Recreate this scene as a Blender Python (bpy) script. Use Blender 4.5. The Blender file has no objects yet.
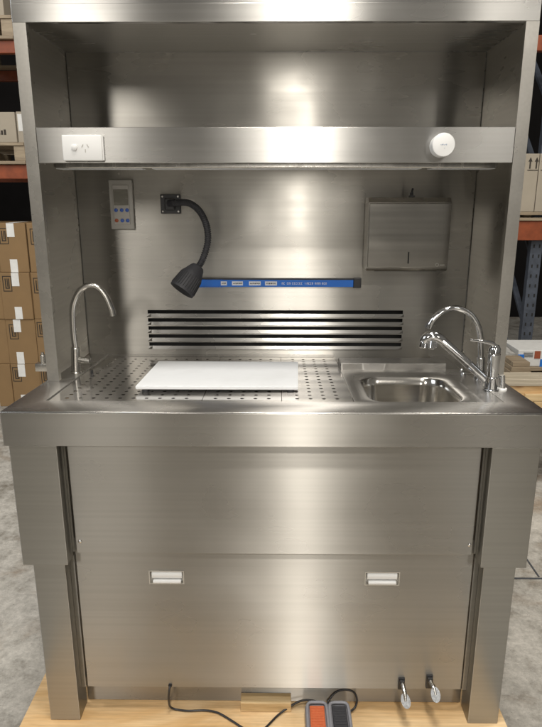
import bpy, bmesh, math, random
from mathutils import Vector, Matrix
random.seed(7)
S = bpy.context.scene
COL = S.collection

# ------------------------------------------------------------------ materials
def new_mat(name):
    m = bpy.data.materials.new(name); m.use_nodes = True
    nt = m.node_tree
    b = nt.nodes['Principled BSDF']
    return m, nt, b

def N(nt, t, **kw):
    n = nt.nodes.new(t)
    for k, v in kw.items(): setattr(n, k, v)
    return n

def noise(nt, scale3, detail=3, rough=0.55, coord='Object', dist=0.0):
    tc = N(nt, 'ShaderNodeTexCoord'); mp = N(nt, 'ShaderNodeMapping')
    mp.inputs['Scale'].default_value = scale3
    nt.links.new(tc.outputs[coord], mp.inputs['Vector'])
    n = N(nt, 'ShaderNodeTexNoise'); n.inputs['Scale'].default_value = 1
    n.inputs['Detail'].default_value = detail; n.inputs['Roughness'].default_value = rough
    n.inputs['Distortion'].default_value = dist
    nt.links.new(mp.outputs[0], n.inputs['Vector'])
    return n

def maprange(nt, src, a, b, lo, hi):
    r = N(nt, 'ShaderNodeMapRange')
    r.inputs['From Min'].default_value = a; r.inputs['From Max'].default_value = b
    r.inputs['To Min'].default_value = lo; r.inputs['To Max'].default_value = hi
    nt.links.new(src, r.inputs['Value']); return r.outputs[0]

def math_node(nt, op, a, b):
    n = N(nt, 'ShaderNodeMath', operation=op)
    for i, x in enumerate((a, b)):
        if isinstance(x, (int, float)): n.inputs[i].default_value = x
        else: nt.links.new(x, n.inputs[i])
    return n.outputs[0]

def steel(name, spread, grain, base=(.60, .58, .54), rough=.30, aniso=.75, wave=.0016, wscale=(3.0, 3.0, 3.0), smudge=.05, hair=.016, broad=0.0):
    """brushed stainless sheet. spread = direction highlights are drawn out, grain = axis along the brushing"""
    m, nt, b = new_mat(name)
    b.inputs['Metallic'].default_value = 1
    g = [115, 115, 115]; g['xyz'.index(grain)] = 1.6
    fine = noise(nt, g, 0, .5)
    g2 = [38, 38, 38]; g2['xyz'.index(grain)] = 1.1
    mid = noise(nt, g2, 1, .5)
    sm = noise(nt, (4, 4, 4), 2, .5, dist=.3)
    big = noise(nt, wscale, 1, .4)
    # colour: slight streak variation in the metal
    cr = N(nt, 'ShaderNodeMix', data_type='RGBA')
    cr.inputs['A'].default_value = (*[c * .972 for c in base], 1); cr.inputs['B'].default_value = (*[min(1, c * 1.028) for c in base], 1)
    f1 = maprange(nt, fine.outputs['Fac'], .3, .7, 0, 1)
    nt.links.new(f1, cr.inputs['Factor']); nt.links.new(cr.outputs['Result'], b.inputs['Base Color'])
    r1 = maprange(nt, sm.outputs['Fac'], .3, .75, rough - smudge, rough + smudge)
    r2 = maprange(nt, mid.outputs['Fac'], .25, .75, -hair, hair)
    nt.links.new(math_node(nt, 'ADD', r1, r2), b.inputs['Roughness'])
    b.inputs['Anisotropic'].default_value = aniso
    v = N(nt, 'ShaderNodeCombineXYZ')
    for i in range(3): v.inputs[i].default_value = spread[i]
    nt.links.new(v.outputs[0], b.inputs['Tangent'])
    b2 = N(nt, 'ShaderNodeBump'); b2.inputs['Strength'].default_value = 1; b2.inputs['Distance'].default_value = wave
    nt.links.new(big.outputs['Fac'], b2.inputs['Height']); nt.links.new(b2.outputs[0], b.inputs['Normal'])
    if broad:   # second, wider lobe of the brushed surface
        an = N(nt, 'ShaderNodeBsdfAnisotropic'); an.distribution = 'GGX'
        an.inputs['Roughness'].default_value = .44; an.inputs['Anisotropy'].default_value = .79; an.inputs['Rotation'].default_value = .25
        nt.links.new(cr.outputs['Result'], an.inputs['Color']); nt.links.new(v.outputs[0], an.inputs['Tangent']); nt.links.new(b2.outputs[0], an.inputs['Normal'])
        ms = N(nt, 'ShaderNodeMixShader'); ms.inputs[0].default_value = broad
        out = nt.nodes['Material Output']
        nt.links.new(b.outputs[0], ms.inputs[1]); nt.links.new(an.outputs[0], ms.inputs[2]); nt.links.new(ms.outputs[0], out.inputs['Surface'])
    return m

def plain(name, col, rough=.5, metal=0.0, var=.06, nscale=(30, 30, 30), bump=0.0, bdist=.001, rvar=.05, spec=.5):
    m, nt, b = new_mat(name)
    n = noise(nt, nscale, 4, .6)
    mx = N(nt, 'ShaderNodeMix', data_type='RGBA')
    mx.inputs['A'].default_value = (*[c * (1 - var) for c in col], 1); mx.inputs['B'].default_value = (*[min(1, c * (1 + var)) for c in col], 1)
    nt.links.new(maprange(nt, n.outputs['Fac'], .3, .7, 0, 1), mx.inputs['Factor'])
    nt.links.new(mx.outputs['Result'], b.inputs['Base Color'])
    nt.links.new(maprange(nt, n.outputs['Fac'], .3, .7, max(.02, rough - rvar), min(1, rough + rvar)), b.inputs['Roughness'])
    b.inputs['Metallic'].default_value = metal
    b.inputs['Specular IOR Level'].default_value = spec
    if bump:
        bp = N(nt, 'ShaderNodeBump'); bp.inputs['Strength'].default_value = bump; bp.inputs['Distance'].default_value = bdist
        nt.links.new(n.outputs['Fac'], bp.inputs['Height']); nt.links.new(bp.outputs[0], b.inputs['Normal'])
    return m

def wood(name, c1, c2, scale=(1.2, 9, 9), rough=.6, fine=(6, 120, 120), knots=True):
    m, nt, b = new_mat(name)
    n1 = noise(nt, scale, 5, .6, dist=1.6); n2 = noise(nt, fine, 3, .7)
    mx = N(nt, 'ShaderNodeMix', data_type='RGBA')
    mx.inputs['A'].default_value = (*c1, 1); mx.inputs['B'].default_value = (*c2, 1)
    nt.links.new(maprange(nt, n1.outputs['Fac'], .34, .66, 0, 1), mx.inputs['Factor'])
    m2 = N(nt, 'ShaderNodeMix', data_type='RGBA', blend_type='MULTIPLY'); m2.inputs['Factor'].default_value = 1
    gr = N(nt, 'ShaderNodeCombineColor')
    f = maprange(nt, n2.outputs['Fac'], .3, .7, .8, 1.1)
    for i in range(3): nt.links.new(f, gr.inputs[i])
    nt.links.new(mx.outputs['Result'], m2.inputs['A']); nt.links.new(gr.outputs[0], m2.inputs['B'])
    last = m2.outputs['Result']
    if knots:
        tc = N(nt, 'ShaderNodeTexCoord'); vo = N(nt, 'ShaderNodeTexVoronoi'); vo.inputs['Scale'].default_value = 3.1
        mp = N(nt, 'ShaderNodeMapping'); mp.inputs['Scale'].default_value = (.8, 1.4, 1.4)
        nt.links.new(tc.outputs['Object'], mp.inputs[0]); nt.links.new(mp.outputs[0], vo.inputs['Vector'])
        k = maprange(nt, vo.outputs['Distance'], .03, .10, 1, 0)
        m3 = N(nt, 'ShaderNodeMix', data_type='RGBA'); m3.inputs['B'].default_value = (c1[0] * .45, c1[1] * .33, c1[2] * .25, 1)
        nt.links.new(math_node(nt, 'MULTIPLY', k, .7), m3.inputs['Factor']); nt.links.new(last, m3.inputs['A']); last = m3.outputs['Result']
    nt.links.new(last, b.inputs['Base Color'])
    b.inputs['Roughness'].default_value = rough
    bp = N(nt, 'ShaderNodeBump'); bp.inputs['Strength'].default_value = .25; bp.inputs['Distance'].default_value = .001
    nt.links.new(n2.outputs['Fac'], bp.inputs['Height']); nt.links.new(bp.outputs[0], b.inputs['Normal'])
    return m

def concrete(name):
    m, nt, b = new_mat(name)
    n1 = noise(nt, (1.3, 1.3, 1.3), 7, .62, dist=.5); n2 = noise(nt, (12, 12, 12), 9, .74); n3 = noise(nt, (60, 60, 60), 3, .7)
    r = N(nt, 'ShaderNodeValToRGB'); e = r.color_ramp.elements
    e[0].position = .36; e[0].color = (.17, .15, .12, 1); e[1].position = .62; e[1].color = (.58, .55, .50, 1)
    x = e.new(.5); x.color = (.43, .41, .37, 1)
    s = math_node(nt, 'ADD', math_node(nt, 'MULTIPLY', n1.outputs['Fac'], .45), math_node(nt, 'MULTIPLY', n2.outputs['Fac'], .55))
    nt.links.new(s, r.inputs['Fac'])
    # brown stains with a shape of their own
    st = noise(nt, (2.1, 3.3, 2), 5, .6, dist=1.0)
    mx = N(nt, 'ShaderNodeMix', data_type='RGBA'); mx.inputs['B'].default_value = (.22, .15, .09, 1)
    nt.links.new(maprange(nt, st.outputs['Fac'], .52, .70, 0, .7), mx.inputs['Factor']); nt.links.new(r.outputs['Color'], mx.inputs['A'])
    m2 = N(nt, 'ShaderNodeMix', data_type='RGBA', blend_type='MULTIPLY'); m2.inputs['Factor'].default_value = 1
    gr = N(nt, 'ShaderNodeCombineColor'); f = maprange(nt, n3.outputs['Fac'], .3, .7, .8, 1.12)
    for i in range(3): nt.links.new(f, gr.inputs[i])
    nt.links.new(mx.outputs['Result'], m2.inputs['A']); nt.links.new(gr.outputs[0], m2.inputs['B'])
    gritn = noise(nt, (170, 170, 170), 2, .6); scuff = noise(nt, (5, 26, 5), 6, .75, dist=1.2)
    m4 = N(nt, 'ShaderNodeMix', data_type='RGBA'); m4.inputs['B'].default_value = (.07, .06, .05, 1)
    k1 = maprange(nt, gritn.outputs['Fac'], .66, .74, 0, .6); k2 = maprange(nt, scuff.outputs['Fac'], .60, .70, 0, .45)
    nt.links.new(math_node(nt, 'MAXIMUM', k1, k2), m4.inputs['Factor']); nt.links.new(m2.outputs['Result'], m4.inputs['A'])
    nt.links.new(m4.outputs['Result'], b.inputs['Base Color'])
    nt.links.new(maprange(nt, n2.outputs['Fac'], .3, .7, .45, .8), b.inputs['Roughness'])
    bp = N(nt, 'ShaderNodeBump'); bp.inputs['Strength'].default_value = .3; bp.inputs['Distance'].default_value = .004
    nt.links.new(n3.outputs['Fac'], bp.inputs['Height']); nt.links.new(bp.outputs[0], b.inputs['Normal'])
    return m

UP = (0, 0, 1); YD = (0, 1, 0)
M = {}
SB = (.50, .485, .455)
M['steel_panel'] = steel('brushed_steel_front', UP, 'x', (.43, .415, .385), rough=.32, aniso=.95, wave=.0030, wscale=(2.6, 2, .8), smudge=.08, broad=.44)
M['steel_back'] = steel('brushed_steel_back', UP, 'x', (.57, .55, .51), rough=.27, aniso=.92, wave=.0045, wscale=(3.1, 2, 3.0), broad=.62)
M['steel_rail'] = steel('brushed_steel_rail', UP, 'x', (.55, .54, .52), rough=.26, aniso=.94, wave=.0008, smudge=.05, broad=.5)
M['steel_side'] = steel('brushed_steel_side', UP, 'y', (.56, .54, .50), rough=.30, aniso=.6, wave=.003, wscale=(2, 3, 2.4), broad=.45)
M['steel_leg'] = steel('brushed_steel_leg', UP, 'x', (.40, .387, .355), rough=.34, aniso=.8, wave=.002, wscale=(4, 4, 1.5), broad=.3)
M['steel_top'] = steel('brushed_steel_top', YD, 'x', (.54, .525, .50), rough=.26, aniso=.7, wave=.0003, smudge=.04, broad=.22)
M['steel_tray'] = steel('perforated_steel', YD, 'x', (.66, .64, .61), rough=.10, aniso=.2, wave=.0010, wscale=(4, 4, 4), smudge=.02, broad=.12)
M['steel_ceiling'] = steel('brushed_steel_ceiling', YD, 'x', (.62, .60, .56), rough=.25, aniso=.7, wave=.003, broad=.35)
M['steel_bowl'] = steel('polished_bowl', UP, 'x', (.68, .655, .61), rough=.17, aniso=.3, wave=.002, wscale=(9, 9, 2), hair=.02, smudge=.03)
M['steel_dispenser'] = steel('satin_dispenser', UP, 'x', (.47, .45, .41), rough=.16, aniso=.3, wave=.003, wscale=(4, 4, 4), hair=.02, smudge=.03)
M['chrome'] = plain('chrome', (.78, .78, .78), .06, 1.0, var=.02, rvar=.02)
M['satin'] = plain('satin_steel', (.66, .64, .60), .24, 1.0, var=.04, rvar=.05, nscale=(60, 60, 6))
M['white_plastic'] = plain('white_plastic', (.80, .80, .79), .35, var=.01)
M['white_board'] = plain('polyethylene', (.80, .81, .82), .5, var=.015, nscale=(90, 90, 90), bump=.1)
def board_mat():
    m, nt, b = new_mat('polyethylene_board')
    a = noise(nt, (14, 260, 10), 3, .7, dist=.4); c = noise(nt, (9, 9, 9), 4, .6)
    mx = N(nt, 'ShaderNodeMix', data_type='RGBA'); mx.inputs['A'].default_value = (.80, .815, .83, 1); mx.inputs['B'].default_value = (.70, .71, .715, 1)
    nt.links.new(math_node(nt, 'MAXIMUM', maprange(nt, a.outputs['Fac'], .58, .70, 0, .8), maprange(nt, c.outputs['Fac'], .5, .75, 0, .5)), mx.inputs['Factor'])
    nt.links.new(mx.outputs['Result'], b.inputs['Base Color']); b.inputs['Roughness'].default_value = .5
    return m
M['board'] = board_mat()
M['grey_plastic'] = plain('grey_plastic', (.42, .40, .37), .45, var=.03)
M['bezel'] = plain('bezel', (.40, .385, .355), .45, var=.03)
M['lcd'] = plain('lcd', (.19, .18, .15), .25, var=.08, nscale=(20, 20, 60))
M['blue_button'] = plain('blue_button', (.03, .10, .42), .4)
M['red_button'] = plain('red_button', (.34, .07, .02), .4)
M['black_plastic'] = plain('black_plastic', (.022, .022, .024), .38, var=.15)
M['black_rubber'] = plain('black_rubber', (.035, .035, .04), .6, var=.25, nscale=(200, 200, 200), bump=.4)
M['void_shade'] = plain('void_shade', (.012, .012, .012), .8)  # near-black colour puts the shade into slots, holes and the well
M['blue_strip'] = plain('blue_strip', (.008, .15, .62), .35, var=.05)
M['white_print'] = plain('white_print', (.72, .74, .78), .6, var=.1, nscale=(300, 300, 300))
M['grey_print'] = plain('grey_print', (.30, .36, .48), .6)
M['orange_pad'] = plain('orange_pad', (.56, .13, .045), .55, var=.1, nscale=(150, 150, 150), bump=.4)
M['pedal_body'] = plain('pedal_body', (.23, .23, .25), .5, var=.08, nscale=(120, 120, 120), bump=.2)
M['rubber_grey'] = plain('rubber_grey', (.40, .42, .44), .75, var=.35, nscale=(160, 160, 160), bump=.5)
M['plywood'] = wood('plywood', (.62, .38, .16), (.84, .62, .36), scale=(1.3, 4.2, 4.2))
M['pine'] = wood('pine', (.56, .38, .18), (.74, .57, .33), scale=(2.0, 22, 22), knots=False)
M['pale_wood'] = wood('pale_wood', (.36, .31, .23), (.52, .46, .36), scale=(1.5, 14, 14), knots=False)
M['old_wood'] = wood('old_wood', (.20, .15, .10), (.36, .29, .20), scale=(1.5, 14, 14), knots=False)
M['carton'] = plain('carton', (.24, .150, .068), .8, var=.08, nscale=(4, 4, 4), bump=.1)
M['pale_carton'] = plain('pale_carton', (.33, .29, .23), .8, var=.08, nscale=(4, 4, 4))
M['bin_blue'] = plain('bin_blue', (.018, .025, .045), .5)
M['white_card'] = plain('white_card', (.62, .62, .60), .7, var=.06)
M['tape'] = plain('tape', (.74, .74, .72), .5, var=.05)
M['ink'] = plain('ink', (.03, .024, .018), .8)
M['brown_ink'] = plain('brown_ink', (.28, .07, .03), .8)
M['orange_steel'] = plain('orange_steel', (.22, .05, .015), .5, var=.25, nscale=(14, 14, 14))
M['blue_steel'] = plain('blue_steel', (.055, .065, .085), .5, var=.25, nscale=(20, 20, 20))
M['blue_tape'] = plain('blue_tape', (.02, .16, .55), .5)
M['wrap'] = plain('wrap', (.46, .45, .42), .3, var=.3, nscale=(14, 14, 14), bump=.9, bdist=.02)
M['wall'] = plain('wall_shade', (.010, .009, .009), .9, var=.4, nscale=(1, 1, 1), spec=.1)  # unlit depth behind the racks, put into the wall colour
M['concrete'] = concrete('concrete')
M['joint'] = plain('joint', (.07, .075, .085), .8, var=.3)

# ------------------------------------------------------------------ mesh helpers
def bx(bm, x0, x1, y0, y1, z0, z1, bev=0.0, seg=2):
    t = bmesh.new()
    bmesh.ops.create_cube(t, size=1)
    for v in t.verts:
        v.co = Vector(((x0 + x1) / 2 + v.co.x * (x1 - x0), (y0 + y1) / 2 + v.co.y * (y1 - y0), (z0 + z1) / 2 + v.co.z * (z1 - z0)))
    if bev: bmesh.ops.bevel(t, geom=t.edges[:], offset=bev, segments=seg, affect='EDGES', profile=.5)
    merge(bm, t); return bm

def merge(bm, t, mat=None):
    if mat is not None: bmesh.ops.transform(t, matrix=mat, verts=t.verts)
    mp = {}
    for v in t.verts: mp[v] = bm.verts.new(v.co)
    for f in t.faces:
        try: bm.faces.new([mp[v] for v in f.verts])
        except ValueError: pass
    t.free()

def smooth_path(pts, n=8):
    P = [Vector(p) for p in pts]; out = []
    for i in range(len(P) - 1):
        a = P[i - 1] if i else P[i] * 2 - P[i + 1]; b, c = P[i], P[i + 1]
        d = P[i + 2] if i + 2 < len(P) else P[i + 1] * 2 - P[i]
        for k in range(n):
            t = k / n
            out.append(.5 * ((2 * b) + (c - a) * t + (2 * a - 5 * b + 4 * c - d) * t * t + (3 * b - 3 * c + d - a) * t ** 3))
    out.append(P[-1]); return out

def tube(bm, path, rad, seg=14, cap=True):
    path = [Vector(p) for p in path]; n = len(path)
    R = rad if isinstance(rad, (list, tuple)) else [rad] * n
    up = None; rings = []
    for i, p in enumerate(path):
        t = (path[min(i + 1, n - 1)] - path[max(i - 1, 0)]).normalized()
        if up is None:
            up = Vector((0, 0, 1)) if abs(t.z) < .9 else Vector((0, 1, 0))
        u = (up - t * up.dot(t)).normalized(); w = t.cross(u); up = u
        rings.append([bm.verts.new(p + (u * math.cos(a) + w * math.sin(a)) * R[i]) for a in [2 * math.pi * k / seg for k in range(seg)]])
    for a, b in zip(rings, rings[1:]):
        for k in range(seg):
            bm.faces.new((a[k], a[(k + 1) % seg], b[(k + 1) % seg], b[k]))
    if cap:
        bm.faces.new(rings[0][::-1]); bm.faces.new(rings[-1])
    return bm

def cyl(bm, a, b, r, seg=24, bev=0.0):
    a, b = Vector(a), Vector(b)
    if bev:
        d = (b - a).normalized(); L = (b - a).length
        pth = [a, a + d * .0001, a + d * bev, a + d * (L - bev), a + d * (L - .0001), b]
        tube(bm, pth, [r - bev, r - bev * .9, r, r, r - bev * .9, r - bev], seg)
    else: tube(bm, [a, b], r, seg)
    return bm

def prism(bm, pts, y0, y1):
    """closed outline in x,z extruded along y"""
    A = [bm.verts.new((x, y0, z)) for x, z in pts]; B = [bm.verts.new((x, y1, z)) for x, z in pts]
    n = len(pts)
    bm.faces.new(A); bm.faces.new(B[::-1])
    for i in range(n): bm.faces.new((A[i], B[i], B[(i + 1) % n], A[(i + 1) % n]))

def obj(name, bm, mat, parent=None, smooth=None, origin=None):
    bmesh.ops.recalc_face_normals(bm, faces=bm.faces[:])
    if origin is None:
        origin = parent_origin(parent) if parent else Vector((0, 0, 0))
    origin = Vector(origin)
    for v in bm.verts: v.co -= origin
    me = bpy.data.meshes.new(name); bm.to_mesh(me); bm.free()
    me.materials.append(mat if not isinstance(mat, str) else M[mat])
    if smooth is not None:
        for p in me.polygons: p.use_smooth = True
        me.set_sharp_from_angle(angle=math.radians(smooth))
    o = bpy.data.objects.new(name, me); COL.objects.link(o)
    if parent: o.parent = parent
    else: o.location = origin
    return o

def parent_origin(p):
    while p.parent: p = p.parent
    return Vector(p.location)

def tag(o, label=None, cat=None, group=None, kind=None):
    if label: o['label'] = label
    if cat: o['category'] = cat
    if group: o['group'] = group
    if kind: o['kind'] = kind
    return o

def thing(name, label, cat, loc, group=None):
    o = bpy.data.objects.new(name, None); COL.objects.link(o)
    o.location = loc; o.empty_display_size = .1
    return tag(o, label, cat, group)

BM = bmesh.new
def box(*a, **k): return bx(BM(), *a, **k)

# ------------------------------------------------------------------ setting
fl = BM(); vs = [fl.verts.new(p) for p in ((-16, -16, -.14), (16, -16, -.14), (16, 14, -.14), (-16, 14, -.14))]; fl.faces.new(vs)
tag(obj('floor', fl, 'concrete'), kind='structure')
jn = BM(); bx(jn, .86, 6, .634, .643, -.1385, -.136); bx(jn, 1.20, 1.207, .652, 1.4, -.1385, -.136)
tag(obj('floor_joint', jn, 'joint'), kind='structure')
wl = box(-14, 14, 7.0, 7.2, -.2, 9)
tag(obj('warehouse_wall', wl, 'wall'), 'warehouse back wall coloured near-black for the unlit depth behind the pallet racks', 'wall')

pw = box(-.762, .702, -.62, .52, -.020, -.0005, .0015)
t = thing('plywood_base', 'pale plywood sheet on timber bearers under the steel workstation', 'plywood base', (0, 0, -.14))
obj('plywood_sheet', pw, 'plywood', t)
for y in (-.55, -.05, .44):
    obj('bearer', box(-.74, .68, y - .045, y + .045, -.139, -.0205, .002), 'pine', t)

# ------------------------------------------------------------------ workstation
WS = thing('grossing_workstation', 'stainless steel workstation with hood, perforated worktop, sink and two telescopic legs', 'workstation', (0, 0, 0))
SLOPE = .0468
def zp(y): return 1.0 - SLOPE * (y + .3254)
YB = .4224

# hood sides: sheet plus front return
for s in (-1, 1):
    b = BM()
    bx(b, *sorted((s * .6975, s * .7005)), .0028, .445, .968, 2.026)
    bx(b, *sorted((s * .665, s * .7005)), 0, .0026, .980, 1.9828)
    bx(b, *sorted((s * .665, s * .667)), .0028, .02, .980, 1.9828)
    obj('side_panel', b, 'steel_side', WS)
# front header and ceiling
b = BM(); bx(b, -.7008, .7008, -.0006, .0026, 1.983, 2.0285, .0012)
bx(b, -.6975, .6975, .0030, .016, 1.983, 1.9848)
obj('header_band', b, 'steel_rail', WS)
obj('ceiling_panel', box(-.697, .697, .0165, YB + .02, 1.9985, 2.001), 'steel_ceiling', WS)
obj('top_cap', box(-.706, .706, .012, .44, 2.0288, 2.055, .002), 'steel_rail', WS)

# back panel with louvre slots
slots = [1.1313 - .0305 * i for i in range(5)]
SH = .0135; LX = .470
b = BM()
def quad(bm, *p): return bm.faces.new([bm.verts.new(q) for q in p])
zs = [1.9985]
for z in slots: zs += [z, z - SH]
zs.append(.945); xs = [-.697, -LX, LX, .697]
for i in range(len(zs) - 1):
    for k in range(3):
        if i % 2 == 1 and k == 1: continue
        quad(b, (xs[k], YB, zs[i + 1]), (xs[k + 1], YB, zs[i + 1]), (xs[k + 1], YB, zs[i]), (xs[k], YB, zs[i]))
bmesh.ops.remove_doubles(b, verts=b.verts, dist=1e-5)
BP = obj('back_panel', b, 'steel_back', WS)
for z in slots:     # pressed lip below each slot
    b = BM(); zl = z - SH; ends = []
    for x, k in ((-LX - .004, 0), (-LX + .012, 1), (LX - .012, 1), (LX + .004, 0)):
        ends.append([b.verts.new(q) for q in ((x, YB - .0003, zl - .0125), (x, YB - .0045 * k - .0005, zl - .0112), (x, YB - .0002, zl + .0002))])
    for a, c in zip(ends, ends[1:]):
        b.faces.new((a[0], c[0], c[1], a[1])); b.faces.new((a[1], c[1], c[2], a[2]))
    obj('louvre_lip', b, 'steel_rail', BP)
obj('plenum', box(-.60, .60, YB + .03, YB + .05, .95, 1.20), 'void_shade', WS)
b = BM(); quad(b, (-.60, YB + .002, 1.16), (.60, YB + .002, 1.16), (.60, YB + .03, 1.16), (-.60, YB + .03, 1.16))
obj('plenum_lid', b, 'void_shade', WS)
# weld line faint vertical marks and rivet
for x, y, z in ((-.545, YB - .001, 1.612), (.30, YB - .001, 1.60)):
    obj('rivet', cyl(BM(), (x, y + .001, z), (x, y - .002, z), .0035, 10), 'steel_side', WS)

b = BM(); 
for s_ in (-1, 1):
    tube(b, [(s_ * .6968, .004, 1.9978), (s_ * .6968, YB - .001, 1.9978)], .0013, 6)
    tube(b, [(s_ * .6964, YB - .0012, 1.72), (s_ * .6964, YB - .0012, 1.9975)], .0011, 6)
    tube(b, [(s_ * .6964, YB - .0012, .968), (s_ * .6964, YB - .0012, 1.638)], .0011, 6)
tube(b, [(-.695, YB - .0012, 1.9977), (.695, YB - .0012, 1.9977)], .0013, 6)
obj('weld_seam', b, 'steel_rail', WS, smooth=60)
# service rail / shelf
b = BM(); bx(b, -.6645, .6645, .0012, .0042, 1.6261, 1.7203, .001)
bx(b, -.6645, .6645, .0046, .024, 1.6261, 1.628)
bx(b, -.6645, .6645, .0046, YB - .001, 1.716, 1.7185)
obj('service_rail', b, 'steel_rail', WS)
obj('shelf_underside', box(-.696, .696, .030, YB - .0015, 1.6400, 1.6425), 'steel_ceiling', WS)
b = BM(); bx(b, -.665, .665, .115, .19, 1.617, 1.6395, .003)
ul = obj('strip_light', b, 'satin', WS)
for x0, x1 in ((-.66, -.40), (-.37, .44), (.47, .66)):
    obj('diffuser', box(x0, x1, .122, .183, 1.615, 1.6168, .0005), 'white_board', ul)

# worktop ring with apron
b = BM()
def P(x, y, dz=0): return (x, y, zp(y) + dz)
XO, XI, YF, YI = .7065, .625, -.3254, -.222
of = [P(-XO, YF), P(XO, YF)]; ob = [P(-XO, .445), P(XO, .445)]
inf = [P(-XI, YI), P(XI, YI)]; inb = [P(-XI, YB - .001), P(XI, YB - .001)]
V = {k: b.verts.new(c) for k, c in dict(ofl=of[0], ofr=of[1], obl=ob[0], obr=ob[1], ifl=inf[0], ifr=inf[1], ibl=inb[0], ibr=inb[1]).items()}
b.faces.new((V['ofl'], V['ofr'], V['ifr'], V['ifl']))
b.faces.new((V['ofl'], V['ifl'], V['ibl'], V['obl']))
b.faces.new((V['ofr'], V['obr'], V['ibr'], V['ifr']))
L = {k: b.verts.new((x, y, .9038)) for k, (x, y) in dict(ofl=(-XO, YF), ofr=(XO, YF), obl=(-XO, .445), obr=(XO, .445)).items()}
b.faces.new((V['ofl'], L['ofl'], L['ofr'], V['ofr']))
b.faces.new((V['ofl'], V['obl'], L['obl'], L['ofl'])); b.faces.new((V['ofr'], L['ofr'], L['obr'], V['obr']))
R2 = {k: b.verts.new((x, y, .9038)) for k, (x, y) in dict(ofl=(-XO + .025, YF + .025), ofr=(XO - .025, YF + .025), obl=(-XO + .025, .445), obr=(XO - .025, .445)).items()}
b.faces.new((L['ofl'], R2['ofl'], R2['ofr'], L['ofr'])); b.faces.new((L['ofl'], L['obl'], R2['obl'], R2['ofl'])); b.faces.new((L['ofr'], R2['ofr'], R2['obr'], L['obr']))
D = {k: b.verts.new(V[k].co - Vector((0, 0, .009))) for k in ('ifl', 'ifr', 'ibl', 'ibr')}
b.faces.new((V['ifl'], V['ifr'], D['ifr'], D['ifl'])); b.faces.new((V['ifl'], D['ifl'], D['ibl'], V['ibl'])); b.faces.new((V['ifr'], V['ibr'], D['ibr'], D['ifr']))
b.edges.ensure_lookup_table()
es = [e for e in b.edges if {e.verts[0], e.verts[1]} in ({V['ofl'], V['ofr']}, {V['ofl'], V['obl']}, {V['ofr'], V['obr']}, {V['ofl'], L['ofl']}, {V['ofr'], L['ofr']}, {L['ofl'], L['ofr']})]
bmesh.ops.bevel(b, geom=es, offset=.0035, segments=3, affect='EDGES', profile=.5)
obj('worktop_rim', b, 'steel_top', WS, smooth=30)
# separate apron skin so the front reads with horizontal grain
obj('front_apron', box(-XO + .003, XO - .003, YF - .0012, YF - .0002, .9062, .9958, .0004), 'steel_panel', WS)

def deck_z(y): return zp(y) - .0035
def tray(x0, x1, y0, y1, pitch=.0372, r=.0057):
    b = BM()
    nx = int((x1 - x0 - .02) / pitch); ny = int((y1 - y0 - .02) / pitch)
    ox = x0 + ((x1 - x0) - nx * pitch) / 2; oy = y0 + ((y1 - y0) - ny * pitch) / 2
    v = lambda x, y: b.verts.new((x, y, deck_z(y)))
    for i in range(nx):
        for j in range(ny):
            cx, cy = ox + (i + .5) * pitch, oy + (j + .5) * pitch; h = pitch / 2
            K = 12
            ring = []; out = []
            for k in range(K):
                a = 2 * math.pi * (k + .5) / K - math.pi
                ring.append(v(cx + r * math.cos(a), cy + r * math.sin(a)))
                c, s = math.cos(a), math.sin(a); m = max(abs(c), abs(s))
                out.append(v(cx + h * c / m, cy + h * s / m))
            cor = [v(cx + sx * h, cy + sy * h) for sx, sy in ((-1, -1), (1, -1), (1, 1), (-1, 1))]
            for k in range(K):
                k2 = (k + 1) % K
                # corner insertion where the segment crosses a diagonal
                a0 = 2 * math.pi * (k + .5) / K - math.pi; a1 = a0 + 2 * math.pi / K
                ins = None
                for q, ang in enumerate((-.75 * math.pi, -.25 * math.pi, .25 * math.pi, .75 * math.pi)):
                    if a0 < ang < a1: ins = cor[q]
                if ins: b.faces.new((ring[k], out[k], ins, out[k2], ring[k2]))
                else: b.faces.new((ring[k], out[k], out[k2], ring[k2]))
            low = [b.verts.new(q.co - Vector((0, 0, .0015))) for q in ring]
            for k in range(K): b.faces.new((ring[k], ring[(k + 1) % K], low[(k + 1) % K], low[k]))
    X0, X1, Y0, Y1 = ox, ox + nx * pitch, oy, oy + ny * pitch
    for a, c, d, e in ((x0, x1, y0, Y0), (x0, x1, Y1, y1), (x0, X0, Y0, Y1), (X1, x1, Y0, Y1)):
        b.faces.new((v(a, d), v(c, d), v(c, e), v(a, e)))
    for (xa, ya), (xb, yb) in (((x0, y0), (x1, y0)), ((x1, y0), (x1, y1)), ((x1, y1), (x0, y1)), ((x0, y1), (x0, y0))):
        b.faces.new((v(xa, ya), v(xb, yb), b.verts.new((xb, yb, deck_z(yb) - .012)), b.verts.new((xa, ya, deck_z(ya) - .012))))
    bmesh.ops.remove_doubles(b, verts=b.verts, dist=1e-6)
    return obj('perforated_tray', b, 'steel_tray', WS)
tray(-.624, -.2000, -.2215, .378)
tray(-.1985, .0205, -.2215, .378)
tray(.0220, .2185, -.2215, .378)
# strip behind the trays
b = BM(); y0, y1 = .3795, YB - .001
quad(b, P(-.6245, y0, -.003), P(.2198, y0, -.003), P(.2198, y1, -.002), P(-.6245, y1, -.002))
obj('rear_strip', b, 'steel_top', WS)
# well under the trays
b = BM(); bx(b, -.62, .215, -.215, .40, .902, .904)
obj('drain_well', b, 'void_shade', WS)

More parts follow.
